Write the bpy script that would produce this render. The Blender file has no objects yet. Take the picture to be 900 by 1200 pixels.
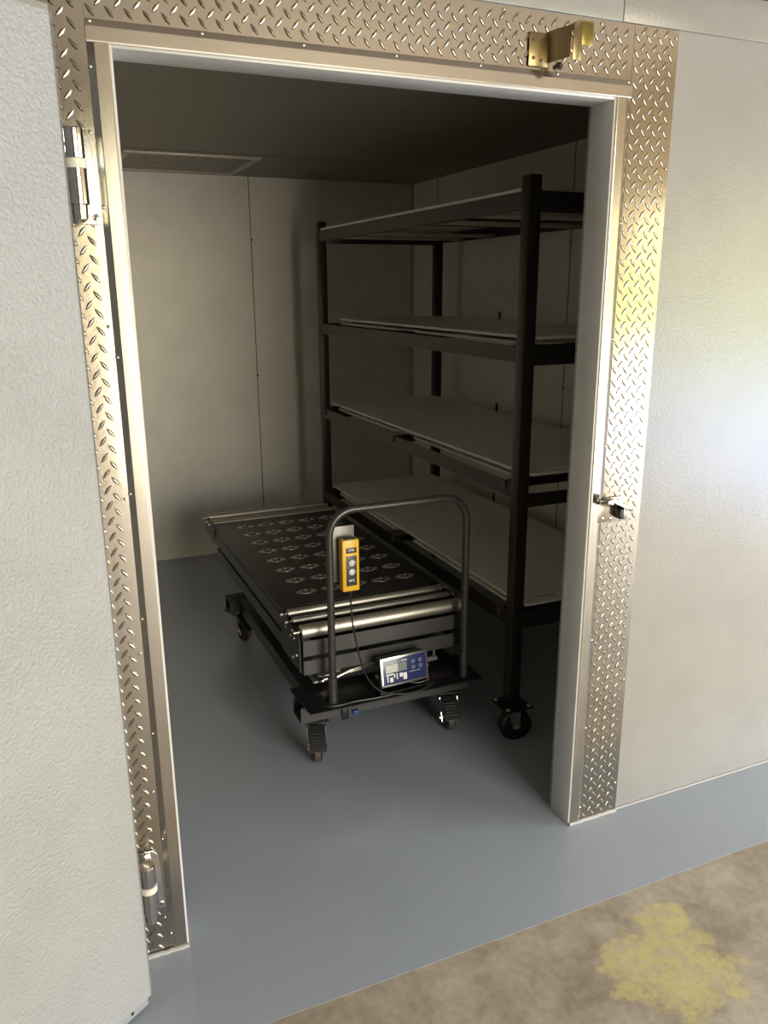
import bpy, bmesh, math, random
from mathutils import Vector, Matrix
random.seed(4)
C = bpy.context.scene.collection
sc = bpy.context.scene
PI = math.pi

# ------------------------------------------------------------------ camera
CAM = Vector((-0.1973, -1.7054, 1.5729))
yaw, pitch, roll = math.radians(23.4426), math.radians(15.6359), math.radians(-0.3453)
fwd = Vector((math.sin(yaw)*math.cos(pitch), math.cos(yaw)*math.cos(pitch), -math.sin(pitch)))
rt = Vector((math.cos(yaw), -math.sin(yaw), 0)); up = rt.cross(fwd)
r2 = rt*math.cos(roll)+up*math.sin(roll); u2 = -rt*math.sin(roll)+up*math.cos(roll)
cd = bpy.data.cameras.new('camera'); cam = bpy.data.objects.new('camera', cd); C.objects.link(cam)
cd.sensor_fit = 'HORIZONTAL'; cd.sensor_width = 36; cd.lens = 944.8/900*36
cd.clip_start = 0.02
M = Matrix((( r2.x, u2.x, -fwd.x, CAM.x), (r2.y, u2.y, -fwd.y, CAM.y), (r2.z, u2.z, -fwd.z, CAM.z), (0,0,0,1)))
cam.matrix_world = M
sc.camera = cam

# ------------------------------------------------------------------ world: daylight outside the garage
world = bpy.data.worlds.new('daylight'); sc.world = world; world.use_nodes = True
nt = world.node_tree; nt.nodes.clear()
def N(t, nt_=None, **kw):
    n = (nt_ or nt).nodes.new(t)
    for k, v in kw.items(): setattr(n, k, v)
    return n
out = N('ShaderNodeOutputWorld'); bg = N('ShaderNodeBackground'); tc = N('ShaderNodeTexCoord')
sp = N('ShaderNodeSeparateXYZ'); nt.links.new(tc.outputs['Generated'], sp.inputs[0])
mp = N('ShaderNodeMapRange'); mp.inputs['From Min'].default_value = -0.5; mp.inputs['From Max'].default_value = 0.5
nt.links.new(sp.outputs['Z'], mp.inputs['Value'])
def ramp(stops):
    rp = N('ShaderNodeValToRGB'); nt.links.new(mp.outputs[0], rp.inputs[0]); cr = rp.color_ramp
    cr.elements[0].position = stops[0][0]; cr.elements[0].color = stops[0][1]+(1,)
    cr.elements[1].position = stops[-1][0]; cr.elements[1].color = stops[-1][1]+(1,)
    for p_, c_ in stops[1:-1]:
        e = cr.elements.new(p_); e.color = c_+(1,)
    return rp.outputs[0]
# straight out of the rear door: sunlit tan drive, dry grass, warm sky; out of the side door: pale concrete, green lawn, sky
rear = ramp([(0.0, (.55,.51,.44)), (0.35, (.88,.80,.66)), (0.46, (1.0,.88,.68)), (0.50, (.95,.80,.50)), (0.56, (.80,.76,.45)), (0.63, (1.15,1.10,.98)), (1.0, (1.2,1.2,1.2))])
side = ramp([(0.0, (.28,.36,.54)), (0.28, (.36,.46,.70)), (0.405, (.54,.66,.92)), (0.425, (.36,.44,.07)), (0.50, (.32,.39,.06)), (0.515, (.26,.22,.14)), (0.66, (.26,.23,.17)), (0.72, (.8,.85,.9)), (1.0, (.6,.7,.8))])
mr_ = N('ShaderNodeMapRange'); mr_.inputs['From Min'].default_value = .50; mr_.inputs['From Max'].default_value = .66
nt.links.new(sp.outputs['X'], mr_.inputs['Value'])
mxw = N('ShaderNodeMix', data_type='RGBA'); nt.links.new(mr_.outputs[0], mxw.inputs[0]); nt.links.new(rear, mxw.inputs[6]); nt.links.new(side, mxw.inputs[7])
nt.links.new(mxw.outputs[2], bg.inputs[0]); bg.inputs[1].default_value = 14.5
nt.links.new(bg.outputs[0], out.inputs[0])

# daylight portals in the garage openings (they only guide the sampling of the sky)
OPX0, OPX1, OPZ, REAR = 0.5, 3.2, 2.55, -5.2
GX, OBY0, OBY1, OBZ = 4.6, -4.1, -1.0, 2.2
def portal(loc, rot, sx, sz):
    ld = bpy.data.lights.new('door_daylight', 'AREA'); ld.shape = 'RECTANGLE'; ld.size = sx; ld.size_y = sz
    ld.cycles.is_portal = True
    lo = bpy.data.objects.new('door_daylight', ld); C.objects.link(lo); lo.location = loc; lo.rotation_euler = rot
portal(((OPX0+OPX1)/2, REAR-.1, OPZ/2), (PI/2, 0, 0), OPX1-OPX0, OPZ)
portal((GX+.1, (OBY0+OBY1)/2, OBZ/2), (PI/2, 0, PI/2), OBY1-OBY0, OBZ)

sc.view_settings.view_transform = 'Standard'; sc.view_settings.look = 'None'
sc.view_settings.exposure = 0.0; sc.view_settings.gamma = 1.0; sc.view_settings.use_curve_mapping = False
sc.cycles.max_bounces = 10; sc.cycles.diffuse_bounces = 6; sc.cycles.glossy_bounces = 6
sc.cycles.use_denoising = True
sc.cycles.sample_clamp_indirect = 8.0

# ------------------------------------------------------------------ materials
def mat(name, col, rough=.5, metal=0., spec=.5, bump=None, var=None, coat=0.):
    """bump=(scale, strength, distance); var=(scale, other colour, amount)"""
    m = bpy.data.materials.new(name); m.use_nodes = True
    t = m.node_tree; b = t.nodes['Principled BSDF']
    b.inputs['Base Color'].default_value = (*col, 1); b.inputs['Roughness'].default_value = rough
    b.inputs['Metallic'].default_value = metal; b.inputs['Specular IOR Level'].default_value = spec
    b.inputs['Coat Weight'].default_value = coat; b.inputs['Coat Roughness'].default_value = .08
    g = t.nodes.new('ShaderNodeTexCoord')
    if bump:
        n = t.nodes.new('ShaderNodeTexNoise'); n.inputs['Scale'].default_value = bump[0]; n.inputs['Detail'].default_value = 3
        bp = t.nodes.new('ShaderNodeBump'); bp.inputs['Strength'].default_value = bump[1]; bp.inputs['Distance'].default_value = bump[2]
        t.links.new(g.outputs['Object'], n.inputs['Vector']); t.links.new(n.outputs['Fac'], bp.inputs['Height']); t.links.new(bp.outputs[0], b.inputs['Normal'])
    n2 = t.nodes.new('ShaderNodeTexNoise'); v = var or (6., tuple(c*.85 for c in col), .5)
    n2.inputs['Scale'].default_value = v[0]; n2.inputs['Detail'].default_value = 5
    t.links.new(g.outputs['Object'], n2.inputs['Vector'])
    r = t.nodes.new('ShaderNodeMapRange'); r.inputs['From Min'].default_value = .4; r.inputs['From Max'].default_value = .7; r.inputs['To Max'].default_value = v[2]
    t.links.new(n2.outputs['Fac'], r.inputs['Value'])
    mx = t.nodes.new('ShaderNodeMix'); mx.data_type = 'RGBA'
    mx.inputs[6].default_value = (*col, 1); mx.inputs[7].default_value = (*v[1], 1)
    t.links.new(r.outputs[0], mx.inputs[0]); t.links.new(mx.outputs[2], b.inputs['Base Color'])
    return m
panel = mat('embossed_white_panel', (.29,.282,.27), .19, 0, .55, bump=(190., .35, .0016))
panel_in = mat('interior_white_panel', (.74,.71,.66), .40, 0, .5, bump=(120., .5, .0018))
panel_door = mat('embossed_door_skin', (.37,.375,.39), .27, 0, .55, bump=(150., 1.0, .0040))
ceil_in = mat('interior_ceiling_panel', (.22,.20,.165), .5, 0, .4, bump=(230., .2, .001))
jamb_m = mat('white_vinyl_jamb', (.62,.62,.61), .3)
plate_m = mat('diamond_plate_aluminium', (.46,.42,.36), .15, 1.0, bump=(25., .10, .002))
trim_m = mat('stainless_angle', (.52,.48,.42), .20, 1.0, bump=(9., .05, .003))
caulk_m = mat('white_sealant', (.42,.41,.40), .35)
chrome = mat('chrome', (.72,.70,.68), .12, 1.0)
brass = mat('zinc_yellow_brass', (.27,.21,.11), .3, 1.0)
nylon = mat('white_nylon', (.75,.73,.62), .4)
black = mat('black_powder_coat', (.018,.018,.019), .38, 0, .5, bump=(300., .1, .0005))
black_face = mat('charcoal_painted_steel', (.055,.053,.055), .42, 0, .5)
tabletop_m = mat('dark_brown_black_tabletop', (.030,.027,.024), .42, 0, .5, bump=(150., .1, .0005))
bronze = mat('dark_bronze_painted_steel', (.026,.020,.016), .36, 0, .4)
handle_m = mat('grey_black_handle_tube', (.055,.052,.05), .3, .3, .5)
steel = mat('zinc_plated_roller', (.62,.58,.49), .40, .85, bump=(40., .05, .001))
ball_m = mat('galvanised_ball_unit', (.62,.59,.55), .38, .85)
rubber = mat('black_rubber', (.02,.02,.02), .4)
wheel_m = mat('glossy_black_wheel', (.014,.016,.016), .2)
tread = mat('worn_brown_tread', (.09,.07,.06), .5)
board_m = mat('white_plastic_board', (.78,.75,.68), .38, 0, .5, var=(3., (.68,.65,.58), .6))
yellow = mat('yellow_plastic', (.80,.47,.02), .35)
dgrey = mat('dark_grey_button_panel', (.04,.035,.04), .4)
silver_btn = mat('silver_button', (.45,.45,.46), .3, .4)
white_p = mat('white_print_and_glint', (.8,.8,.8), .5)
greyplate = mat('grey_steel_plate', (.20,.19,.185), .4, .3)
bezel_m = mat('stainless_bezel', (.75,.74,.72), .22, .9)
navy = mat('navy_face', (.028,.035,.12), .25)
lcd_m = mat('lcd_glass', (.22,.25,.24), .12)
pale_m = mat('pale_window', (.62,.64,.62), .2)
blue_p = mat('blue_plastic', (.02,.08,.25), .4)
wood_m = mat('brown_wood', (.20,.14,.08), .6)
garage_m = mat('tan_garage_board', (.62,.54,.42), .7)
seam_m = mat('dark_joint_and_shade', (.03,.028,.025), .6)
vent_m = mat('grey_vent_metal', (.50,.46,.40), .45, .3)

# painted grey floor
floor_m = mat('grey_epoxy_floor', (.355,.39,.435), .17, 0, .5, bump=(14., .06, .004), var=(2.5, (.33,.365,.41), .8))
# concrete with worn yellow paint patch
conc_m = bpy.data.materials.new('bare_concrete'); conc_m.use_nodes = True
t = conc_m.node_tree; b = t.nodes['Principled BSDF']; b.inputs['Roughness'].default_value = .42
def nn(ty, **kw): return N(ty, t, **kw)
geo = nn('ShaderNodeNewGeometry')
n1 = nn('ShaderNodeTexNoise'); n1.inputs['Scale'].default_value = 5; n1.inputs['Detail'].default_value = 8; n1.inputs['Roughness'].default_value = .65
n2 = nn('ShaderNodeTexNoise'); n2.inputs['Scale'].default_value = 45; n2.inputs['Detail'].default_value = 6
n3 = nn('ShaderNodeTexNoise'); n3.inputs['Scale'].default_value = 14; n3.inputs['Detail'].default_value = 7; n3.inputs['Roughness'].default_value = .6
for n in (n1, n2, n3): t.links.new(geo.outputs['Position'], n.inputs['Vector'])
rc = nn('ShaderNodeValToRGB'); t.links.new(n1.outputs['Fac'], rc.inputs[0])
rc.color_ramp.elements[0].position = .36; rc.color_ramp.elements[0].color = (.30,.245,.18,1)
rc.color_ramp.elements[1].position = .62; rc.color_ramp.elements[1].color = (.50,.44,.345,1)
mxa = nn('ShaderNodeMix', data_type='RGBA', blend_type='MULTIPLY'); mxa.inputs[0].default_value = .5
rc2 = nn('ShaderNodeValToRGB'); t.links.new(n2.outputs['Fac'], rc2.inputs[0])
rc2.color_ramp.elements[0].position = .3; rc2.color_ramp.elements[0].color = (.7,.68,.66,1); rc2.color_ramp.elements[1].position = .6
t.links.new(rc.outputs[0], mxa.inputs[6]); t.links.new(rc2.outputs[0], mxa.inputs[7])
def blob(cx, cy, rx, ry):
    s = nn('ShaderNodeVectorMath', operation='SUBTRACT'); s.inputs[1].default_value = (cx, cy, 0); t.links.new(geo.outputs['Position'], s.inputs[0])
    d = nn('ShaderNodeVectorMath', operation='DIVIDE'); d.inputs[1].default_value = (rx, ry, 1); t.links.new(s.outputs[0], d.inputs[0])
    l = nn('ShaderNodeVectorMath', operation='LENGTH'); t.links.new(d.outputs[0], l.inputs[0]); return l.outputs['Value']
b1 = blob(1.055, -.545, .165, .140); b2 = blob(1.135, -.415, .075, .058); b3 = blob(.965, -.455, .05, .045)
mn = nn('ShaderNodeMath', operation='MINIMUM'); t.links.new(b1, mn.inputs[0]); t.links.new(b2, mn.inputs[1])
mn2 = nn('ShaderNodeMath', operation='MINIMUM'); t.links.new(mn.outputs[0], mn2.inputs[0]); t.links.new(b3, mn2.inputs[1])
ad = nn('ShaderNodeMath', operation='MULTIPLY_ADD'); ad.inputs[1].default_value = 1.5; t.links.new(n3.outputs['Fac'], ad.inputs[0]); t.links.new(mn2.outputs[0], ad.inputs[2])
mr = nn('ShaderNodeMapRange'); mr.inputs['From Min'].default_value = 1.78; mr.inputs['From Max'].default_value = 1.62; mr.inputs['To Max'].default_value = .8
t.links.new(ad.outputs[0], mr.inputs['Value'])
n4 = nn('ShaderNodeTexNoise'); n4.inputs['Scale'].default_value = 22; n4.inputs['Detail'].default_value = 9; n4.inputs['Roughness'].default_value = .75; n4.inputs['Distortion'].default_value = 1.2
t.links.new(geo.outputs['Position'], n4.inputs['Vector'])
wr_ = nn('ShaderNodeMapRange'); wr_.inputs['From Min'].default_value = .40; wr_.inputs['From Max'].default_value = .58; wr_.inputs['To Min'].default_value = .25
t.links.new(n4.outputs['Fac'], wr_.inputs['Value'])
mw = nn('ShaderNodeMath', operation='MULTIPLY'); t.links.new(mr.outputs[0], mw.inputs[0]); t.links.new(wr_.outputs[0], mw.inputs[1])
mxb = nn('ShaderNodeMix', data_type='RGBA'); t.links.new(mw.outputs[0], mxb.inputs[0]); t.links.new(mxa.outputs[2], mxb.inputs[6]); mxb.inputs[7].default_value = (.60,.53,.20,1)
t.links.new(mxb.outputs[2], b.inputs['Base Color'])
bpn = nn('ShaderNodeBump'); bpn.inputs['Strength'].default_value = .15; bpn.inputs['Distance'].default_value = .003
t.links.new(n2.outputs['Fac'], bpn.inputs['Height']); t.links.new(bpn.outputs[0], b.inputs['Normal'])

# ------------------------------------------------------------------ mesh builder (world coordinates)
def frame_of(d):
    d = Vector(d).normalized(); a = Vector((0,0,1)) if abs(d.z) < .9 else Vector((1,0,0))
    x = a.cross(d).normalized(); y = d.cross(x); return x, y, d
def world_pos(o):
    p = Vector(o.location)
    while o.parent: o = o.parent; p += o.location
    return p
class MB:
    def __init__(s): s.bm = bmesh.new()
    def box(s, x0, x1, y0, y1, z0, z1, bev=0., Mx=None):
        r = bmesh.ops.create_cube(s.bm, size=1.0); vs = r['verts']
        for v in vs:
            v.co = Vector(((x0+x1)/2+v.co.x*(x1-x0), (y0+y1)/2+v.co.y*(y1-y0), (z0+z1)/2+v.co.z*(z1-z0)))
        if Mx is not None:
            for v in vs: v.co = Mx @ v.co
        if bev > 0:
            es = list({e for v in vs for e in v.link_edges})
            bmesh.ops.bevel(s.bm, geom=es, offset=bev, segments=2, affect='EDGES', profile=.5)
        return s
    def ring(s, c, x, y, r, n): return [s.bm.verts.new(c + x*(math.cos(2*PI*i/n)*r) + y*(math.sin(2*PI*i/n)*r)) for i in range(n)]
    def skin(s, rings, cap=True):
        n = len(rings[0])
        for a, b_ in zip(rings, rings[1:]):
            for i in range(n): s.bm.faces.new((a[i], a[(i+1)%n], b_[(i+1)%n], b_[i]))
        if cap: s.bm.faces.new(list(reversed(rings[0]))); s.bm.faces.new(rings[-1])
    def lathe(s, p, d, prof, n=24, cap=True):
        """prof: list of (distance along d, radius)"""
        x, y, d = frame_of(d); p = Vector(p)
        s.skin([s.ring(p+d*h, x, y, max(r, 1e-5), n) for h, r in prof], cap); return s
    def cyl(s, a, b_, r, n=20, bev=0.):
        a = Vector(a); b_ = Vector(b_); L = (b_-a).length
        pr = [(0, r), (L, r)] if not bev else [(0, r-bev), (bev, r), (L-bev, r), (L, r-bev)]
        return s.lathe(a, b_-a, pr, n)
    def tube(s, pts, r, n=12):
        pts = [Vector(p) for p in pts]; rings = []; x = None
        for i, p in enumerate(pts):
            d = (pts[min(i+1, len(pts)-1)]-pts[max(i-1, 0)]).normalized()
            if x is None: x, y, _ = frame_of(d)
            else: x = (x - d*x.dot(d)).normalized(); y = d.cross(x)
            rings.append(s.ring(p, x, y, r, n))
        s.skin(rings); return s
    def prism(s, pts, off):
        """closed polygon (3-D points) extruded by off"""
        off = Vector(off); a = [s.bm.verts.new(Vector(p)) for p in pts]; b_ = [s.bm.verts.new(Vector(p)+off) for p in pts]; n = len(a)
        s.bm.faces.new(list(reversed(a))); s.bm.faces.new(b_)
        for i in range(n): s.bm.faces.new((a[i], a[(i+1)%n], b_[(i+1)%n], b_[i]))
        return s
    def addmesh(s, me, Mx):
        me.transform(Mx); s.bm.from_mesh(me); return s
    def build(s, name, m, parent=None, ang=32, bevel=0.):
        bmesh.ops.recalc_face_normals(s.bm, faces=s.bm.faces)
        me = bpy.data.meshes.new(name); vs = [v.co for v in s.bm.verts]
        lo = Vector([min(v[i] for v in vs) for i in range(3)]); hi = Vector([max(v[i] for v in vs) for i in range(3)])
        c = (lo+hi)/2
        if parent is None: c.z = lo.z
        for v in s.bm.verts: v.co -= c
        for f in s.bm.faces: f.smooth = True
        s.bm.to_mesh(me); s.bm.free(); me.set_sharp_from_angle(angle=math.radians(ang))
        me.materials.append(m)
        o = bpy.data.objects.new(name, me); C.objects.link(o)
        if parent: o.parent = parent; o.location = c - world_pos(parent)
        else: o.location = c
        if bevel:
            md = o.modifiers.new('bevel', 'BEVEL'); md.width = bevel; md.segments = 2; md.limit_method = 'ANGLE'
        return o
def root(name, loc, label, cat, group=None):
    o = bpy.data.objects.new(name, None); C.objects.link(o); o.location = loc; o.empty_display_size = .1
    tag(o, label, cat, group); return o
def tag(o, label, cat, group=None):
    o['label'] = label; o['category'] = cat
    if group: o['group'] = group
    return o
def struct(o): o['kind'] = 'structure'; return o
kids = lambda o: [c for c in C.objects if c.parent == o]
def copy_tree(o, parent, shift):
    c = o.copy(); C.objects.link(c); c.parent = parent; c.location = o.location + Vector(shift)
    def rec(src, dst):
        for ch in kids(src):
            d = ch.copy(); C.objects.link(d); d.parent = dst; rec(ch, d)
    rec(o, c); return c
def text_mesh(s, size, extrude=.0004):
    cu = bpy.data.curves.new('lettering', 'FONT'); cu.body = s; cu.size = size; cu.extrude = extrude; cu.align_x = 'CENTER'; cu.align_y = 'CENTER'
    ob = bpy.data.objects.new('lettering', cu); me = bpy.data.meshes.new_from_object(ob)
    bpy.data.objects.remove(ob); bpy.data.curves.remove(cu); return me

# ------------------------------------------------------------------ the setting
W, H, T = 1.146, 2.0, .085
R, D, L, Hc = 2.039, 2.985, -.55, 2.1615
WT = .10                                    # thickness of the cooler's panels
XR = 3.2                                    # right end of the cooler front
m = MB()
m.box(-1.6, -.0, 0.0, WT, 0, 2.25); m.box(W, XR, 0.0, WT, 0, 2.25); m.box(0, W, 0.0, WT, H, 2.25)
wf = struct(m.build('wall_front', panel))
struct(MB().box(L-WT, R+WT, D, D+WT, 0, 2.25).build('wall_back', panel_in))
wb = bpy.data.objects['wall_back']
wr = struct(MB().box(R, R+WT, WT, D, 0, 2.25).build('wall_right', panel_in))
struct(MB().box(L-WT, L, WT, D, 0, 2.25).build('wall_left', panel_in))
VX0, VX1, VY0, VY1 = .30, .91, 2.30, 2.89
m = MB()                                    # ceiling with the hole of the vent
m.box(L, VX0, WT, D, Hc, 2.25); m.box(VX1, R, WT, D, Hc, 2.25)
m.box(VX0, VX1, WT, VY0, Hc, 2.25); m.box(VX0, VX1, VY1, D, Hc, 2.25); m.box(VX0, VX1, VY0, VY1, 2.235, 2.25)
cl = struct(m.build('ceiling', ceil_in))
struct(MB().box(-4.0, GX, -.30, D+.21, -.10, 0).build('floor', floor_m))
struct(MB().box(-4.0, GX, REAR-.15, -.30, -.10, -.0006).build('floor', conc_m))
# joints of the wall and ceiling panels, with their screws
def seam(parent, *b_): MB().box(*b_).build('panel_joint', seam_m, parent)
def screw(parent, p, d, r=.006): MB().lathe(p, d, [(0, r), (.002, r), (.0035, r*.5)], 10).build('screw', seam_m, parent)
seam(wb, 1.027, 1.031, D-.0015, D+.001, 0, Hc)
for z in (1.83, 1.07, .32): screw(wb, (1.029+.003, D, z), (0,-1,0))
seam(wr, R-.0015, R+.001, 2.655, 2.659, 0, Hc); seam(wr, R-.0015, R+.001, 1.373, 1.377, 0, Hc)
for y, z in ((2.657, .97), (2.657, 1.62), (1.375, 1.12), (1.375, 1.75), (2.657, .3)): screw(wr, (R, y, z), (-1,0,0))
struct(MB().prism([(R-.014, D, 0), (R, D, 0), (R, D-.014, 0)], (0,0,Hc)).build('trim_1', panel))
seam(cl, L, R, 2.225, 2.229, Hc-.001, Hc+.001); seam(cl, L, R, .60, .603, Hc-.001, Hc+.001)
struct(MB().box(L, R, D-.010, D, 0, .012).build('baseboard_back', floor_m))
# upper band over the cooler front
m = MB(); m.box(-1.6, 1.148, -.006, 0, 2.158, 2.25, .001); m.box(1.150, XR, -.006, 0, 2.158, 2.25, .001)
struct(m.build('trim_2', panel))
struct(MB().box(-4.0, GX, -.03, .3, 2.252, 2.42).build('trim_3', wood_m))
# sealant beads along the floor
m = MB(); m.tube([(W+.04, -.003, .004), (2.0, -.002, .003), (XR, -.002, .003)], .0035, 8)
struct(m.build('trim_4', caulk_m))
m = MB()
def bead(pts, r):
    P = []
    for a, b_ in zip(pts, pts[1:]):
        a = Vector(a); b_ = Vector(b_); k = max(2, int((b_-a).length/.012))
        for i in range(k): P.append(a.lerp(b_, i/k)+Vector((0, random.uniform(-.0015,.0015), random.uniform(-.001,.001))))
    P.append(Vector(pts[-1])); return P
m.tube(bead([(W+.002, WT*.8, .003), (W-.001, -.008, .003), (W+.17, -.007, .003)], .006), .006, 8)
m.tube(bead([(-.20, -.008, .003), (.001, -.009, .003), (.0, WT*.8, .003)], .006), .006, 8)
struct(m.build('trim_5', caulk_m))
# white jamb lining of the doorway
m = MB(); e = .006
m.box(0, e, -.004, T, 0, H-.0, .001); m.box(W-e, W, -.004, T, 0, H, .001); m.box(e, W-e, -.004, T, H-e, H, .001)
struct(m.build('trim_6', jamb_m))
# stainless angle round the opening (outer leg, rounded nose)
def angle_profile(): return [(.038, 0), (.038, -.004), (.036, -.0048), (.028, -.0082), (.025, -.0092), (.002, -.0098), (-.0005, -.0088), (-.001, -.006), (-.001, 0)]
def angle_vert(xe, sgn, z0, z1):
    m_ = MB(); m_.prism([(xe+sgn*a, y, z0) for a, y in angle_profile()], (0,0,z1-z0)); return m_
tl = struct(angle_vert(0, -1, 0, H).build('trim_7', trim_m, ang=12))
tr = struct(angle_vert(W, 1, 0, H).build('trim_8', trim_m, ang=12))
m = MB(); m.prism([(-.038, y, H+a) for a, y in angle_profile()], (W+.076,0,0)); tt = struct(m.build('trim_9', trim_m, ang=12))
def rivet(parent, p, r=.004): MB().lathe(p, (0,-1,0), [(0, r), (.0012, r), (.0024, r*.6), (.003, r*.1)], 12).build('rivet', trim_m, parent)
for z in (.05, .32, .60, .88, 1.16, 1.44, 1.72, 1.96): rivet(tl, (-.035, -.0048, z)); rivet(tr, (W+.035, -.0048, z))
for i in range(7): rivet(tt, (-.03+i*(W+.06)/6, -.0050, H+.034))
# diamond plate casing: lugs are part of the sheet
def lug(bm, c, ang, ln=.0255, wd=.0078, h=.0022):
    ca, sa = math.cos(ang), math.sin(ang); y = c[1]; rings = []
    prof = [(-1,0),(-.55,.72),(0,1),(.55,.72),(1,0),(.55,-.72),(0,-1),(-.55,-.72)]
    for kl, kw, dh in ((1, 1, 0), (.86, .62, .68), (.62, .12, 1)):
        r_ = []
        for a, b_ in prof:
            u = a*ln/2*kl; w = b_*wd/2*kw; r_.append(bm.verts.new((c[0]+u*ca-w*sa, y-h*dh, c[2]+u*sa+w*ca)))
        rings.append(r_)
    for A, B in zip(rings, rings[1:]):
        for i in range(8): bm.faces.new((A[i], A[(i+1)%8], B[(i+1)%8], B[i]))
    bm.faces.new(rings[-1])
def plate(name, x0, x1, z0, z1, y=-.0035, ph=0.):
    m_ = MB(); m_.box(x0, x1, y, 0, z0, z1)
    p = .0335; nx = int((x1-x0)/p)+2; nz = int((z1-z0)/p)+2
    for i in range(-1, nx):
        for j in range(-1, nz):
            for k in (0, 1):
                x = x0+(i+.5*k+.3)*p+ph; z = z0+(j+.5*k+.4)*p
                if x0+.009 < x < x1-.009 and z0+.010 < z < z1-.010:
                    lug(m_.bm, (x, y, z), math.radians(52 if k else -52))
    return struct(m_.build(name, plate_m, ang=50))
pl = plate('trim_10', -.205, -.038, .004, 2.156)
pt = plate('trim_11', -.0375, W+.0395, H+.0385, 2.156, y=-.003)
pr = plate('trim_12', W+.040, W+.172, .004, 2.156)
for z in (.10, .45, .80, 1.15, 1.5, 1.85, 2.14): rivet(pr, (W+.163, -.0035, z), .0035); rivet(pl, (-.046, -.0035, z), .0035)
for i in range(5): rivet(pt, (.05+i*.26, -.003, 2.148), .0035)

# the garage the photographer stands in
struct(MB().box(-4.1, -4.0, REAR, 3.2, 0, 3.1).build('wall_garage_left', garage_m))
m = MB(); m.box(GX, GX+.1, OBY1, 3.2, 0, 3.1); m.box(GX, GX+.1, REAR, OBY0, 0, 3.1); m.box(GX, GX+.1, OBY0, OBY1, OBZ, 3.1)
struct(m.build('wall_garage_right', garage_m))
rear_m = mat('brown_garage_board', (.26,.20,.13), .7)
m = MB(); m.box(-4.1, OPX0, REAR-.15, REAR, 0, 3.1); m.box(OPX1, GX+.1, REAR-.15, REAR, 0, 3.1); m.box(OPX0, OPX1, REAR-.15, REAR, OPZ, 3.1)
struct(m.build('wall_garage_rear', rear_m))
m = MB(); m.box(-4.1, GX+.1, REAR-.15, 3.3, 3.1, 3.2); struct(m.build('ceiling', mat('tan_garage_ceiling', (.46,.40,.32), .8)))
m = MB(); m.box(-4.1, GX+.1, 3.2, 3.3, 0, 3.1); struct(m.build('wall_garage_far', garage_m))

# ------------------------------------------------------------------ the cooler door leaf, swung open
th = math.radians(-146.5); dx = Vector((math.cos(th), math.sin(th), 0)); dn = Vector((-math.sin(th)*-1, 0, 0))
dn = Vector((-dx.y, dx.x, 0)); dn = -dn if dn.y > 0 else dn          # towards the camera
P0 = Vector((-.104, -.152, 0))
DM = Matrix(((dx.x, dn.x, 0, P0.x), (dx.y, dn.y, 0, P0.y), (0,0,1,0), (0,0,0,1)))   # local x along leaf, y out of inner face
DTOP = 1.998
door = MB().box(0, 1.26, -.10, 0, .036, DTOP, .003, Mx=DM).build('door_1', panel_door); struct(door)
MB().box(.006, 1.25, -.0895, -.006, .010, .0355, .001, Mx=DM).build('bottom_rail', mat('grey_door_bottom_rail', (.30,.32,.34), .4), door)
m = MB(); m.box(.02, 1.24, -.080, -.030, .002, .0098, Mx=DM); m.build('door_sweep', rubber, door)
for x in (.05, .35, .65): MB().lathe(DM @ Vector((x, -.006, .022)), dn, [(0,.004),(.0015,.004),(.002,.002)], 10).build('screw', seam_m, door)
MB().box(.0, 1.26, -.099, -.001, DTOP+.0002, DTOP+.012, .001, Mx=DM).build('top_cap', panel, door)
def hinge(zb):
    ax = Vector((-.080, -.052, 0))
    m_ = MB()
    # wall leaf with an angled rounded outline, seen beside the barrel
    m_.prism([(-.105, -.006, zb-.012), (-.044, -.006, zb-.012), (-.042, -.006, zb-.006), (-.045, -.006, zb+.10), (-.050, -.006, zb+.140), (-.060, -.006, zb+.152), (-.105, -.006, zb+.152)], (0, -.005, 0))
    m_.box(-.094, -.066, -.050, -.010, zb+.015, zb+.145, .002)
    h = m_.build('hinge', chrome, door, bevel=.001)
    MB().lathe(ax+Vector((0,0,zb+.096)), (0,0,1), [(0,.0175),(.002,.0185),(.050,.0185),(.052,.017)], 28).build('upper_barrel', chrome, h)
    MB().lathe(ax+Vector((0,0,zb+.080)), (0,0,1), [(0,.0195),(.0158,.0195)], 28).build('nylon_bush', nylon, h)
    MB().lathe(ax+Vector((0,0,zb+.018)), (0,0,1), [(0,.017),(.002,.0185),(.0618,.0185)], 28).build('lower_barrel', chrome, h)
    MB().lathe(ax+Vector((0,0,zb-.012)), (0,0,1), [(0,.006),(.006,.0135),(.0298,.0145)], 24).build('pin_end', chrome, h)
    for dz, r in ((.105, .0065), (.122, .0065), (.134, .0065)):
        MB().cyl((-.104, -.055, zb+dz), (-.104, -.055, zb+dz+.011), r, 14).build('adjusting_screw', chrome, h)
    for x in (-.088, -.050):
        mm = MB(); mm.lathe((x, -.0108, zb+.001), (0,-1,0), [(0,.0065),(.002,.0065),(.0032,.004)], 16); s_ = mm.build('screw', chrome, h)
        mm = MB(); mm.box(x-.0035, x+.0035, -.0146, -.0138, zb+.0003, zb+.0017); mm.box(x-.0007, x+.0007, -.0146, -.0138, zb-.0025, zb+.0045); mm.build('screw_cross', seam_m, h)
hinge(1.700); hinge(.148)

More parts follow.
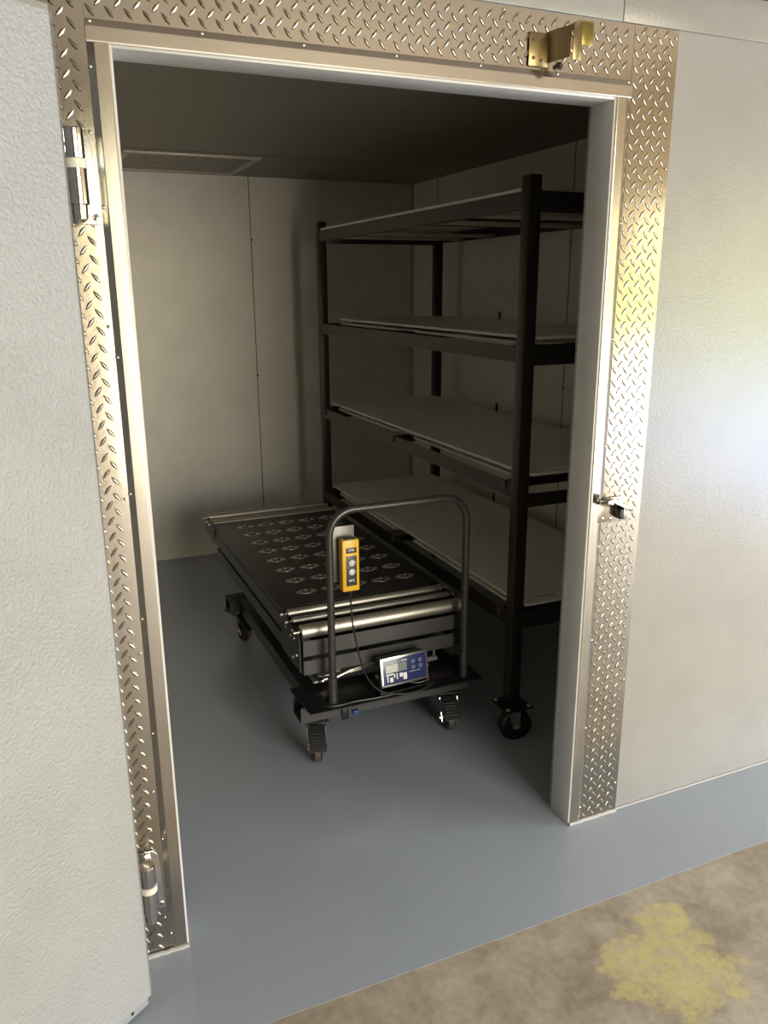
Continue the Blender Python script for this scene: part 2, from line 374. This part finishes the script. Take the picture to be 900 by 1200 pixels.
# ------------------------------------------------------------------ latch strike on the right casing
t_ = root('latch_strike', (1.215, -.006, .985), 'chrome roller strike for the door latch on the right diamond plate casing', 'latch')
MB().box(1.178, 1.262, -.010, -.0055, .950, 1.018, .002).build('mounting_plate', trim_m, t_)
m = MB()
m.prism([(1.168, -.062, 1.026), (1.185, -.066, 1.030), (1.205, -.050, 1.020), (1.262, -.046, .994), (1.272, -.040, .989), (1.262, -.012, .989), (1.180, -.012, 1.010), (1.168, -.030, 1.018)], (0, 0, -.010))
m.build('strike_arm', chrome, t_, bevel=.0015)
MB().cyl((1.186, -.058, 1.020), (1.186, -.020, 1.020), .0085, 18, .001).build('roller', chrome, t_)
MB().box(1.236, 1.247, -.034, -.010, .960, .987, .001).build('catch', rubber, t_)
MB().box(1.2475, 1.263, -.034, -.010, .958, .987, .001).build('catch_cover', trim_m, t_)
for p in ((1.190, 1.000), (1.196, .962), (1.246, 1.012), (1.222, .960)):
    MB().lathe((p[0], -.010, p[1]), (0,-1,0), [(0,.0045),(.0015,.0045),(.003,.002)], 12).build('screw', chrome, t_)
t_.location.x -= .010
# brass bracket above the opening
t_ = root('closer_bracket', (1.02, -.003, 2.09), 'brassy folded metal bracket screwed to the top diamond plate', 'bracket')
MB().box(.935, .985, -.0085, -.003-.0018, 2.050, 2.118, .001).build('mounting_plate', brass, t_)
m = MB()
m.prism([(.984, -.0086, 2.058), (.984, -.0086, 2.122), (1.006, -.062, 2.125), (1.006, -.062, 2.062)], (.003, .001, 0))
m.build('side_plate', brass, t_, bevel=.0005)
m = MB()
pts = [(1.0095, -.052, 2.05), (1.0095, -.052, 2.128)]
m.box(1.0092, 1.032, -.068, -.064, 2.055, 2.118, .001)
# hooked channel at the top
arc = [(1.012+.014*(1-math.cos(a)), -.066+0*a, 2.118+.016*math.sin(a)) for a in [i*PI/2/6 for i in range(7)]]
poly = [(x, y, z) for x, y, z in arc]+[(1.062, -.066, 2.134), (1.062, -.066, 2.131)]+[(x+.002, y, z-.003) for x, y, z in reversed(arc)]
m.prism(poly, (0, .050, 0))
m.build('hook', brass, t_)
MB().box(1.0285, 1.0625, -.0665, -.0635, 2.086, 2.1308, .001).build('hook_face', mat('olive_brass', (.24,.19,.06), .3, .9), t_)
for p in ((.947, 2.102), (.947, 2.066), (.968, 2.100), (.968, 2.062)):
    MB().lathe((p[0], -.0085, p[1]), (0,-1,0), [(0,.004),(.0015,.004),(.0028,.002)], 12).build('screw', brass, t_)
MB().lathe((.99, -.03, 2.045), (0,-1,0), [(0,.006),(.020,.008),(.024,.004)], 14).build('stop_pad', rubber, t_)

for o_ in [t_]: o_.location += Vector((-.040, 0, -.006))
# ------------------------------------------------------------------ ceiling vent
t_ = root('ceiling_vent', ((VX0+VX1)/2, (VY0+VY1)/2, Hc), 'square louvred metal vent set in the dark ceiling of the cold room', 'vent')
m = MB(); f = .028; z0, z1 = Hc-.008, Hc-.0005
m.box(VX0-.01, VX1+.01, VY0-.01, VY0+f-.01, z0, z1, .001); m.box(VX0-.01, VX1+.01, VY1-f+.01, VY1+.01, z0, z1, .001)
m.box(VX0-.01, VX0+f-.01, VY0+f-.01, VY1-f+.01, z0, z1, .001); m.box(VX1-f+.01, VX1+.01, VY0+f-.01, VY1-f+.01, z0, z1, .001)
m.build('frame', vent_m, t_)
ns = 11; x0, x1 = VX0+f-.009, VX1-f+.009; pitch_ = (VY1-VY0-2*f+.02)/ns
for i in range(ns):
    y = VY0+f-.01+pitch_*(i+.5); a = .011
    MB().prism([(x0, y-.006, Hc-.0085), (x0, y-.008, Hc-.0055), (x0, y+.004, Hc-.0050), (x0, y+.004, Hc-.0078)], (x1-x0, 0, 0)).build('slat', vent_m, t_)

m = MB(); zt_ = 2.2345
m.box(VX0+.0005, VX1-.0005, VY1-.003, VY1-.0005, Hc, zt_); m.box(VX0+.0005, VX1-.0005, VY0+.0005, VY0+.003, Hc, zt_)
m.box(VX0+.0005, VX0+.003, VY0+.003, VY1-.003, Hc, zt_); m.box(VX1-.003, VX1-.0005, VY0+.003, VY1-.003, Hc, zt_); m.box(VX0+.003, VX1-.003, VY0+.003, VY1-.003, zt_-.003, zt_)
m.build('vent_gap_shade', seam_m, t_)  # dark lining added to paint shade into the gaps between the slats
# ------------------------------------------------------------------ storage rack
RX0, RY0, RX1, RY1, ps = 1.227, .475, 1.944, 2.444, .044
PZ = .140
rk = root('storage_rack', ((RX0+RX1)/2, (RY0+RY1)/2, 0), 'tall dark bronze four tier steel rack on casters along the inner right wall', 'rack')
for x in (RX0, RX1-ps):
    for y in (RY0, RY1-ps):
        m = MB(); m.box(x, x+ps, y, y+ps, PZ, 1.892, .003)
        po = m.build('post', bronze, rk)
tiers = [.485, .945, 1.388, 1.848]
for ti, zt in enumerate(tiers):
    for k, x in enumerate((RX0+.003, RX1-.003-.028)):
        m = MB(); y0, y1 = RY0+ps, RY1-ps
        xi = x if k == 0 else x+.025
        m.box(xi, xi+.003, y0, y1, zt-.052, zt-.001)              # upright flange of the side angle
        m.box(x+(.0031 if k == 0 else 0), x+(.028 if k == 0 else .0249), y0, y1, zt-.052, zt-.049)
        m.build('side_rail', bronze, rk)
    for k, y in enumerate((RY0+.004, RY1-.032)):
        m = MB(); zz = zt
        zh = zz-.045 if (ti == 1 and k == 0) else zz-.001
        m.box(RX0+ps, RX1-ps, y, y+.028, zh-(.04 if ti == 1 and k == 0 else .060), zh, .002); m.build('end_rail', bronze, rk)
    for j, y in enumerate((.56, 1.48, 2.36)):
        if ti < 2: m = MB(); m.lathe((RX0-.004, y, zt-.017), (1,0,0), [(0,.010),(.001,.0125),(.0069,.0125)], 18); m.build('axle_end', mat('worn_axle', (.09,.08,.07), .4, .5) if y == .56 and ti == 0 else bpy.data.materials['worn_axle'], rk)
        MB().cyl((RX0+.007, y, zt-.017), (RX1-.007, y, zt-.017), .0165, 18).build('cross_roller', bronze, rk)
    if ti < 3: MB().box(RX1-.034, RX1-.026, 1.74, 1.752, zt-.01, zt+.065, .001).build('board_stop', bronze, rk)
def rack_caster(cx, cy, ax):
    ax = Vector(ax).normalized(); tr_ = Vector((-ax.y, ax.x, 0)); tr_ = -tr_ if tr_.y > 0 else tr_
    h = MB(); a = .055
    h.box(cx-a, cx+a, cy-a, cy+a, PZ-.006, PZ-.0005, .001)
    c_ = h.build('caster', bronze, rk)
    for sx in (-1, 1):
        for sy in (-1, 1):
            MB().lathe((cx+sx*.042, cy+sy*.042, PZ-.0004), (0,0,1), [(0,.007),(.004,.0075),(.007,.005)], 12).build('bolt', steel, c_)
    wc = Vector((cx, cy, .060))+tr_*.012
    fk = MB()
    fk.cyl((cx, cy, PZ-.020), (cx, cy, PZ-.0065), .028, 20)
    for s_ in (-1, 1):
        o1 = ax*(s_*.024)
        q = [Vector((cx, cy, PZ-.012))-tr_*.022, Vector((cx, cy, PZ-.012))+tr_*.026, wc+tr_*.013+Vector((0,0,-.010)), wc-tr_*.012+Vector((0,0,-.010))]
        fk.prism([v+o1 for v in q], ax*(.003*s_))
    fk.build('fork', greyplate, c_)
    w = MB(); w.lathe(wc-ax*.021, ax, [(0,.034),(.001,.046),(.006,.052),(.007,.0595),(.021,.060),(.035,.0595),(.036,.052),(.041,.046),(.042,.034)], 36); w.build('wheel', wheel_m, c_)
    MB().lathe(wc-ax*.034, ax, [(0,.005),(.001,.008),(.006,.008),(.0062,.004),(.061,.004),(.0612,.008),(.067,.008),(.068,.005)], 12).build('axle_bolt', steel, c_)
rack_caster(1.245, .485, (-.25, -1, 0)); rack_caster(1.25, 2.42, (-1, -.2, 0)); rack_caster(1.92, .50, (-.4, -1, 0)); rack_caster(1.92, 2.42, (-1, .1, 0))

for y in (.80, 1.15, 1.85, 2.15):
    MB().box(RX0+.0065, RX1-.0065, y, y+.09, tiers[3]-.048, tiers[3]-.036, .003).build('cross_slat', mat('beige_slat', (.45,.41,.34), .5) if y == .80 else bpy.data.materials['beige_slat'], rk)
# ------------------------------------------------------------------ white boards on the rack
def board(x0, x1, y0, y1, z, label, notch=False, slots=True, yaw_=0.):
    cu = bpy.data.curves.new('outline', 'CURVE'); cu.dimensions = '2D'; cu.fill_mode = 'BOTH'; cu.extrude = .0042; cu.bevel_depth = .0008
    w, l = x1-x0, y1-y0
    def poly(pts):
        s = cu.splines.new('POLY'); s.points.add(len(pts)-1); s.use_cyclic_u = True
        for p, q in zip(s.points, pts): p.co = (q[0], q[1], 0, 1)
    rr = .022; P = []
    for cx, cy, a0 in ((w-rr, rr, -90), (w-rr, l-rr, 0), (rr, l-rr, 90), (rr, rr, 180)):
        for i in range(6):
            a = math.radians(a0+i*18); P.append((cx+rr*math.cos(a), cy+rr*math.sin(a)))
    if notch:
        k = P.index(P[18])
        P[18:18] = [(0, l*.58), (.03, l*.57), (.03, l*.47), (0, l*.46)]
    poly(P)
    def slot(cx, cy, lx, ly):
        r_ = min(lx, ly)/2; Q = []
        for qx, qy, a0 in ((1,-1,-90), (1,1,0), (-1,1,90), (-1,-1,180)):
            for i in range(4):
                a = math.radians(a0+i*30); Q.append((cx+qx*(lx/2-r_)+r_*math.cos(a), cy+qy*(ly/2-r_)+r_*math.sin(a)))
        poly(list(reversed(Q)))
    if slots:
        for fy in (.045, l-.045):
            slot(w*.20, fy, .095, .024); slot(w*.80, fy, .095, .024)
        for fx in (.036, w-.036):
            slot(fx, l*.27, .022, .085); slot(fx, l*.75, .022, .085)
    ob = bpy.data.objects.new('outline', cu); me = bpy.data.meshes.new_from_object(ob)
    bpy.data.objects.remove(ob); bpy.data.curves.remove(cu)
    m_ = MB(); m_.addmesh(me, Matrix.Translation((x0, y0, z+.005)) @ Matrix.Rotation(yaw_, 4, 'Z'))
    o = m_.build('plastic_board', board_m); tag(o, label, 'board', 'white slotted boards on the rack'); return o
zb = [zt-.0005 for zt in tiers]
board(1.274, 1.880, .560, 2.300, zb[0], 'lower white plastic board of the pair on the bottom shelf of the rack', True)
board(1.275, 1.893, .478, 2.400, zb[0]+.0205, 'upper white plastic board lying on the bottom shelf of the rack, largest in view')
board(1.274, 1.880, .560, 2.300, zb[1], 'lower white plastic board of the pair on the second shelf up', True)
board(1.275, 1.893, .482, 2.396, zb[1]+.0205, 'upper white plastic board on the second shelf up, at mid height of the rack')
board(1.275, 1.885, .600, 2.250, zb[2], 'lower white plastic board of the pair on the third shelf up', True)
board(1.276, 1.893, .480, 2.250, zb[2]+.0205, 'upper white plastic board on the third shelf up, seen almost edge on')
board(1.233, 1.938, .525, 2.395, zb[3], 'white plastic board on the top shelf of the rack, seen from below')

# ------------------------------------------------------------------ scissor lift trolley
TX0, TX1, TZ = .545, 1.168, .458
tc_ = root('lift_trolley', (.86, 1.45, 0), 'black lift trolley with steel end rollers and ball studded top in the cold room', 'trolley')
TY0, TY1 = .925, 2.10
MB().box(TX0-.004, TX1+.004, TY0, TY1, TZ-.006, TZ, .001).build('tabletop', tabletop_m, tc_)
# upper and lower perimeter frames under the top
def frame(name, z0, z1, y0, y1, m_, x0=TX0, x1=TX1):
    f_ = MB(); t2 = .004
    f_.box(x0, x1, y0, y0+t2, z0, z1); f_.box(x0, x1, y1-t2, y1, z0, z1)
    f_.box(x0, x0+t2, y0+t2, y1-t2, z0, z1); f_.box(x1-t2, x1, y0+t2, y1-t2, z0, z1)
    for zz in (z0, z1-t2):
        f_.box(x0+t2, x0+.03, y0+t2, y1-t2, zz, zz+t2); f_.box(x1-.03, x1-t2, y0+t2, y1-t2, zz, zz+t2)
    f_.box(x0+.03, x1-.03, y0+t2, y0+.03, z0, z0+t2)
    return f_.build(name, m_, tc_)
frame('upper_frame', .362, .417, .700, 2.110, black_face)
frame('lower_frame', .293, .345, .700, 2.060, black_face)
MB().box(TX0+.002, TX1-.002, TY0, TY1, .4175, TZ-.0065).build('top_skirt', black, tc_)
MB().box(TX0+.05, TX1-.05, .76, 2.2, .3455, .3615).build('spacer', black, tc_)
for (y, z, r) in ((.893, .447, .0160), (.836, .440, .0135), (.738, .439, .0240), (2.128, .449, .0165), (2.190, .446, .0150), (2.262, .446, .0200)):
    ro = MB().lathe((TX0+.003, y, z), (1,0,0), [(0, r*.86), (.0015, r), (TX1-TX0-.0075, r), (TX1-TX0-.006, r*.86)], 28).build('roller', steel, tc_)
    for x, d in ((TX0-.022, 1), (TX1+.022, -1)):
        MB().lathe((x, y, z), (d,0,0), [(0,.0035),(.0005,.006),(.008,.006),(.0082,.004),(.0252,.004)], 12).build('spindle', steel, ro)
# slotted ear plates that carry the end rollers
for (ya, yb) in ((.712, .925), (2.10, 2.29)):
    for x in (TX0-.010, TX1+.006):
        e_ = MB(); e_.prism([(x, ya, .30), (x, yb, .30), (x, yb, .450), (x, yb-.03 if ya < 1 else ya+.03, .452), (x, ya+.01, .435), (x, ya, .425)] if ya < 1 else [(x, ya, .365), (x, yb-.02, .400), (x, yb, .425), (x, yb, .440), (x, ya+.04, .452), (x, ya, .452)], (.004, 0, 0))
        e_.build('roller_bracket', black, tc_)
for y, z in ((.86, .415), (.80, .405), (.78, .43), (.76, .41), (.74, .355), (.78, .33)):
    MB().lathe((TX0-.0102, y, z), (-1,0,0), [(0,.0065),(.005,.0065),(.006,.004)], 8).build('hex_bolt', steel, tc_)
# ball transfer units
cup_m = mat('dark_ball_cup', (.16,.15,.14), .3, .9)
def ball(cx, cy):
    q = []
    for i in range(28):
        a = 2*PI*i/28; c_, s_ = math.cos(a), math.sin(a)
        rr = .0245+.0165*abs(c_)**3
        q.append((cx+rr*c_, cy+.0245*s_, TZ+.0002))
    b_ = MB(); b_.prism(q, (0,0,.002)); o = b_.build('ball_unit', ball_m, tc_)
    MB().lathe((cx, cy, TZ+.0022), (0,0,1), [(0,.0185),(.0025,.0170),(.0050,.0140),(.0052,.0115),(.0010,.0105)], 24, False).build('cup', cup_m, o)
    m_ = MB(); bmesh.ops.create_uvsphere(m_.bm, u_segments=16, v_segments=10, radius=.0098, matrix=Matrix.Translation((cx, cy, TZ+.0012))); m_.build('steel_ball', steel, o)
    for s_ in (-1, 1): MB().lathe((cx+s_*.029, cy, TZ+.0022), (0,0,1), [(0,.003),(.0012,.002)], 8).build('screw', ball_m, o)
    return o
b0 = ball(.670, 1.045)
for i in range(5):
    for j in range(8):
        if i or j: copy_tree(b0, tc_, (i*.1035, j*.1335 if j < 8 else 0, 0))
# scissor mechanism
for x in (.63, 1.08):
    for s_ in (0, 1):
        za, zb_ = (.185, .285) if s_ else (.285, .185)
        a_ = MB(); xx = x+.014*s_
        a_.prism([(xx, .86, za-.016), (xx, 1.98, zb_-.016), (xx, 1.98, zb_+.016), (xx, .86, za+.016)], (.010, 0, 0)); a_.build('scissor_arm', black, tc_)
    MB().cyl((x-.006, 1.42, .235), (x+.030, 1.42, .235), .011, 14).build('pivot', steel, tc_)
MB().cyl((.60, .86, .285), (1.12, .86, .285), .009, 14).build('cross_shaft', black, tc_)
MB().tube([(.66, .76, .225), (.74, .765, .245), (.83, .77, .252)], .006, 10).build('hydraulic_hose', steel, tc_)
hy = MB(); hy.cyl((.86, .88, .215), (.86, 1.35, .235), .024, 20, .002); hy.cyl((.86, 1.35, .235), (.86, 1.6, .25), .012, 16); hy.build('hydraulic_cylinder', black, tc_)
MB().cyl((.60, .77, .222), (.82, .77, .244), .0055, 12).build('release_rod', steel, tc_)
MB().lathe((.635, .768, .224), (-1, 0, -.1), [(0,.009),(.012,.010),(.020,.006)], 14).build('rod_knuckle', chrome, tc_)
MB().box(.672, .690, .735, .740, .262, .292, .001).build('tab', greyplate, tc_)
u_ = MB(); u_.box(1.02, 1.028, .74, .744, .232, .292); u_.box(1.058, 1.066, .74, .744, .232, .292); u_.cyl((1.014, .742, .238), (1.072, .742, .238), .010, 14); u_.build('shackle', greyplate, tc_)
MB().tube([(.60, .72, .291), (.60, .705, .276), (.66, .705, .276), (.66, .72, .291)], .0025, 8).build('wire_loop', steel, tc_)
# base
DZ = .200
for x in (.562, 1.118):
    a_ = MB(); a_.box(x, x+.05, .760, 1.70, DZ-.004, DZ, .0005); a_.box(x, x+.004, .760, 1.70, .140, DZ-.0042); a_.build('side_rail', black, tc_)
def beam(y0, y1):
    a_ = MB(); a_.box(.515, 1.165, y0, y0+.004, .138, DZ-.0045); a_.box(.515, 1.165, y0+.0041, y1, .138, .142); a_.box(.515, 1.165, y1-.004, y1, .1421, DZ-.0045); return a_.build('cross_beam', black_face, tc_)
beam(.655, .745); beam(1.705, 1.79)
MB().prism([(.532, .600, DZ-.004), (1.186, .592, DZ-.004), (1.196, .80, DZ-.004), (.520, .80, DZ-.004)], (0,0,.004)).build('deck_plate', black, tc_)
MB().box(.515, 1.165, 1.700, 1.795, DZ-.0042, DZ-.0002).build('rear_deck', black, tc_)
MB().box(.66, .685, .645, .654, .125, .185, .001).build('beam_bracket', black, tc_)
MB().box(.700, .722, .640, .654, .140, .152, .002).build('blue_clip', blue_p, tc_)
# push handle
HX0, HX1, HY, HZ, hr = .626, 1.131, .640, .880, .0128
pts = [(HX0, HY, DZ+.01)]; rc_ = .085
for i in range(9):
    a = PI-i*PI/16; pts.append((HX0+rc_+rc_*math.cos(a), HY, HZ-rc_+rc_*math.sin(a)))
for i in range(9):
    a = PI/2-i*PI/16; pts.append((HX1-rc_+rc_*math.cos(a), HY, HZ-rc_+rc_*math.sin(a)))
pts.append((HX1, HY, DZ+.01))
hd = MB().tube(pts, hr, 18).build('push_handle', handle_m, tc_, ang=60)
for x in (HX0, HX1):
    MB().lathe((x, HY, DZ+.0002), (0,0,1), [(0,.017),(.004,.0165),(.1,.0162),(.1005,.013)], 20).build('socket', handle_m, hd)
# grey plate for the hand control
MB().box(HX0+.0105, .7185, .6560, .6585, .632, .822, .0006).build('control_plate', greyplate, tc_)
# casters with pedal brakes
def cart_caster(cx, cy, fy, side=0.):
    R_ = Matrix.Translation((cx, cy, 0)) @ Matrix.Rotation(side, 4, 'Z')
    h = MB(); h.box(-.045, .045, -.040, .040, .1335, .1375, .0008, Mx=R_)
    c_ = h.build('caster', black, tc_)
    wy = -.050
    fk = MB(); fk.lathe(R_ @ Vector((0,0,.118)), (0,0,1), [(0,.033),(.0153,.030)], 20)
    for s_ in (-1, 1):
        q = [(s_*.031, .020, .122), (s_*.031, -.040, .122), (s_*.026, wy-.012, .036), (s_*.026, wy+.010, .036)]
        fk.prism([R_ @ Vector(v) for v in q], R_.to_3x3() @ Vector((s_*.0028, 0, 0)))
    fk.build('fork', chrome, c_)
    ax = R_.to_3x3() @ Vector((1,0,0)); wc = R_ @ Vector((0, wy, .047))
    MB().lathe(wc-ax*.017, ax, [(0,.030),(.001,.038),(.004,.040),(.006,.0465),(.028,.0465),(.030,.040),(.033,.038),(.034,.030)], 32).build('wheel', rubber, c_)
    MB().lathe(wc-ax*.0095, ax, [(0,.0460),(.0005,.0472),(.0185,.0472),(.019,.0460)], 32).build('tread', tread, c_)
    MB().lathe(wc-ax*.036, ax, [(0,.004),(.001,.007),(.006,.007),(.0062,.0035),(.0658,.0035),(.066,.007),(.071,.007),(.072,.004)], 10).build('axle_bolt', chrome, c_)
    pd = MB(); q = [(-.029, -.040, .128), (-.029, -.066, .112), (-.029, -.112, .078), (-.029, -.118, .070), (-.029, -.108, .068), (-.029, -.062, .100), (-.029, -.040, .118)]
    pd.prism([R_ @ Vector(v) for v in q], R_.to_3x3() @ Vector((.058,0,0)))
    for i in range(5):
        yy = -.070-.009*i; zz = .1125-.0068*i
        a = R_ @ Vector((-.022, yy, zz)); b2_ = R_ @ Vector((.022, yy, zz)); pd.cyl(a, b2_, .0016, 6)
    pd.build('brake_pedal', black, c_)
    return c_
cart_caster(.575, .685, 0, math.radians(-15)); cart_caster(1.085, .685, 0, math.radians(-14))
cart_caster(.556, 1.755, 0, math.radians(22)); cart_caster(1.10, 1.745, 0, math.radians(30))
# scale display
SI = Matrix.Translation((.884, .628, .286)) @ Matrix.Rotation(math.radians(3), 4, 'Z') @ Matrix.Rotation(math.radians(-9), 4, 'X')
def sbox(name, m_, x0, x1, y0, y1, z0, z1, par, bev=0.): return MB().box(x0, x1, y0, y1, z0, z1, bev, Mx=SI).build(name, m_, par)
sd = sbox('scale_display', black, -.088, .088, -.006, .038, -.048, .048, tc_, .004)
sbox('bezel', bezel_m, -.092, .092, -.012, -.0062, -.052, .052, sd, .002)
sbox('face', navy, -.084, .084, -.0135, -.0121, -.044, .044, sd, .0004)
sbox('screen_window', pale_m, -.074, -.027, -.0145, -.0136, -.002, .026, sd)
sbox('screen', lcd_m, -.026, .008, -.0146, -.0136, -.003, .026, sd)
for i, (x0, x1, z0, z1) in enumerate(((-.070, -.066, -.034, -.012), (-.060, -.048, -.036, -.020), (-.044, -.040, -.022, -.008), (-.034, -.030, -.030, -.008), (-.022, -.010, -.024, -.010), (-.008, .006, -.036, -.012), (-.064, -.030, .030, .033), (-.012, .010, .030, .036), (.016, .060, -.014, -.012), (-.074, -.046, -.011, -.006))):
    sbox('print_and_glint', white_p if i < 6 or i == 9 else silver_btn, x0, x1, -.0142, -.0136, z0, z1, sd)  # pale blocks paint reflections onto the face, thin bars stand for print
key_m = mat('dark_blue_key', (.10,.11,.19), .35)
for x in (.034, .062):
    for z in (.022, .001):
        c0 = SI @ Vector((x, -.0136, z)); c1 = SI @ Vector((x, -.0150, z)); mm = MB()
        mm.lathe(c0, c1-c0, [(0,.0078),(.0012,.0078),(.0016,.0062),(.0012,.0060)], 18); mm.build('button', key_m, sd)
m = MB()
m.prism([SI @ Vector(v) for v in ((-.094, -.002, -.01), (-.094, .028, -.01), (-.094, .028, -.078), (-.094, -.002, -.078))], SI.to_3x3() @ Vector((.003,0,0)))
m.prism([SI @ Vector(v) for v in ((.091, -.002, -.01), (.091, .028, -.01), (.091, .028, -.078), (.091, -.002, -.078))], SI.to_3x3() @ Vector((.003,0,0)))
m.box(-.0909, .0909, -.002, .028, -.078, -.0755, Mx=SI); m.build('bracket', black, sd)
for s_ in (-1, 1):
    c0 = SI @ Vector((s_*.0941, .012, -.012)); mm = MB(); mm.lathe(c0, SI.to_3x3() @ Vector((s_,0,0)), [(0,.009),(.008,.010),(.012,.008)], 14); mm.build('knob', rubber, sd)
MB().tube([(.905, .612, .2345), (.935, .600, .232), (.972, .603, .236), (.985, .640, .245), (.976, .665, .262)], .0028, 8).build('lead', rubber, sd)
MB().box(.985, 1.10, .66, .705, DZ+.0002, DZ+.001).build('rating_sticker', mat('dark_sticker', (.05,.03,.035), .4), tc_)

# ------------------------------------------------------------------ yellow hand control
pc = root('pendant_control', (.690, .640, .616), 'yellow push button hand control with black cable hanging on the trolley handle', 'remote control')
PX0, PX1, PY0, PZ0, PZ1 = .657, .7165, .604, .612, .789
MB().box(PX0, PX1, PY0, .640, PZ0, PZ1, .005).build('housing', yellow, pc)
MB().box(PX0+.012, PX1-.014, .606, .632, PZ1-.001, PZ1+.003, .001).build('top_cap', dgrey, pc)
MB().box(PX0+.003, PX1-.003, .6402, .6555, .640, .780, .002).build('magnet_back', rubber, pc)
PXC = (PX0+PX1)/2+.001
MB().box(PXC-.018, PXC+.018, PY0-.0014, PY0-.0001, .744, .763, .0005).build('name_badge', dgrey, pc)
MB().box(PXC-.018, PXC+.018, PY0-.0018, PY0-.0001, .632, .734, .0007).build('button_panel', dgrey, pc)
for z, up_ in ((.712, 1), (.681, -1)):
    bt = MB().lathe((PXC, PY0-.0019, z), (0,-1,0), [(0,.0125),(.003,.012),(.005,.0105),(.0052,.0)], 24).build('button', silver_btn, pc)
    a = PY0-.0076
    q = [(PXC-.0015, a, z-.005*up_), (PXC+.0015, a, z-.005*up_), (PXC+.0015, a, z), (PXC+.004, a, z), (PXC, a, z+.006*up_), (PXC-.004, a, z), (PXC-.0015, a, z)]
    MB().prism(q, (0, .0004, 0)).build('arrow', white_p, bt)
def lettering(s, x, y, z, size, parent):
    me = text_mesh(s, size); mm = MB(); mm.addmesh(me, Matrix.Translation((x, y, z)) @ Matrix.Rotation(PI/2, 4, 'X')); mm.build('lettering', white_p, parent)
lettering('2PR', PXC, PY0-.0019, .7535, .013, pc); lettering('4PR', PXC, PY0-.0023, .650, .013, pc)
MB().lathe((PXC, .620, PZ0+.0005), (0,0,-1), [(0,.008),(.010,.0075),(.018,.004)], 14).build('cable_gland', rubber, pc)
cab = [(PXC, .620, .600), (.689, .617, .56), (.690, .609, .50), (.697, .600, .44), (.708, .596, .38), (.724, .594, .32), (.750, .590, .27), (.785, .585, .236), (.84, .580, .218), (.90, .578, .212), (.95, .585, .215), (.985, .600, .222), (.990, .625, .225), (.97, .66, .215), (.93, .69, .206)]
def smooth(P, k=6):
    P = [Vector(p) for p in P]; Q = []
    for i in range(len(P)-1):
        a, b_, c_, d_ = P[max(i-1,0)], P[i], P[i+1], P[min(i+2, len(P)-1)]
        for j in range(k):
            s_ = j/k; Q.append(.5*((2*b_)+(c_-a)*s_+(2*a-5*b_+4*c_-d_)*s_*s_+(3*b_-a-3*c_+d_)*s_**3))
    Q.append(P[-1]); return Q
MB().tube(smooth(cab), .0032, 8).build('cable', rubber, pc)
MB().tube(smooth([(.605, .70, .204), (.592, .655, .204), (.600, .622, .204), (.64, .612, .204), (.70, .615, .204), (.79, .608, .204), (.86, .612, .204), (.90, .640, .204)]), .0035, 8).build('display_cable', rubber, tc_)
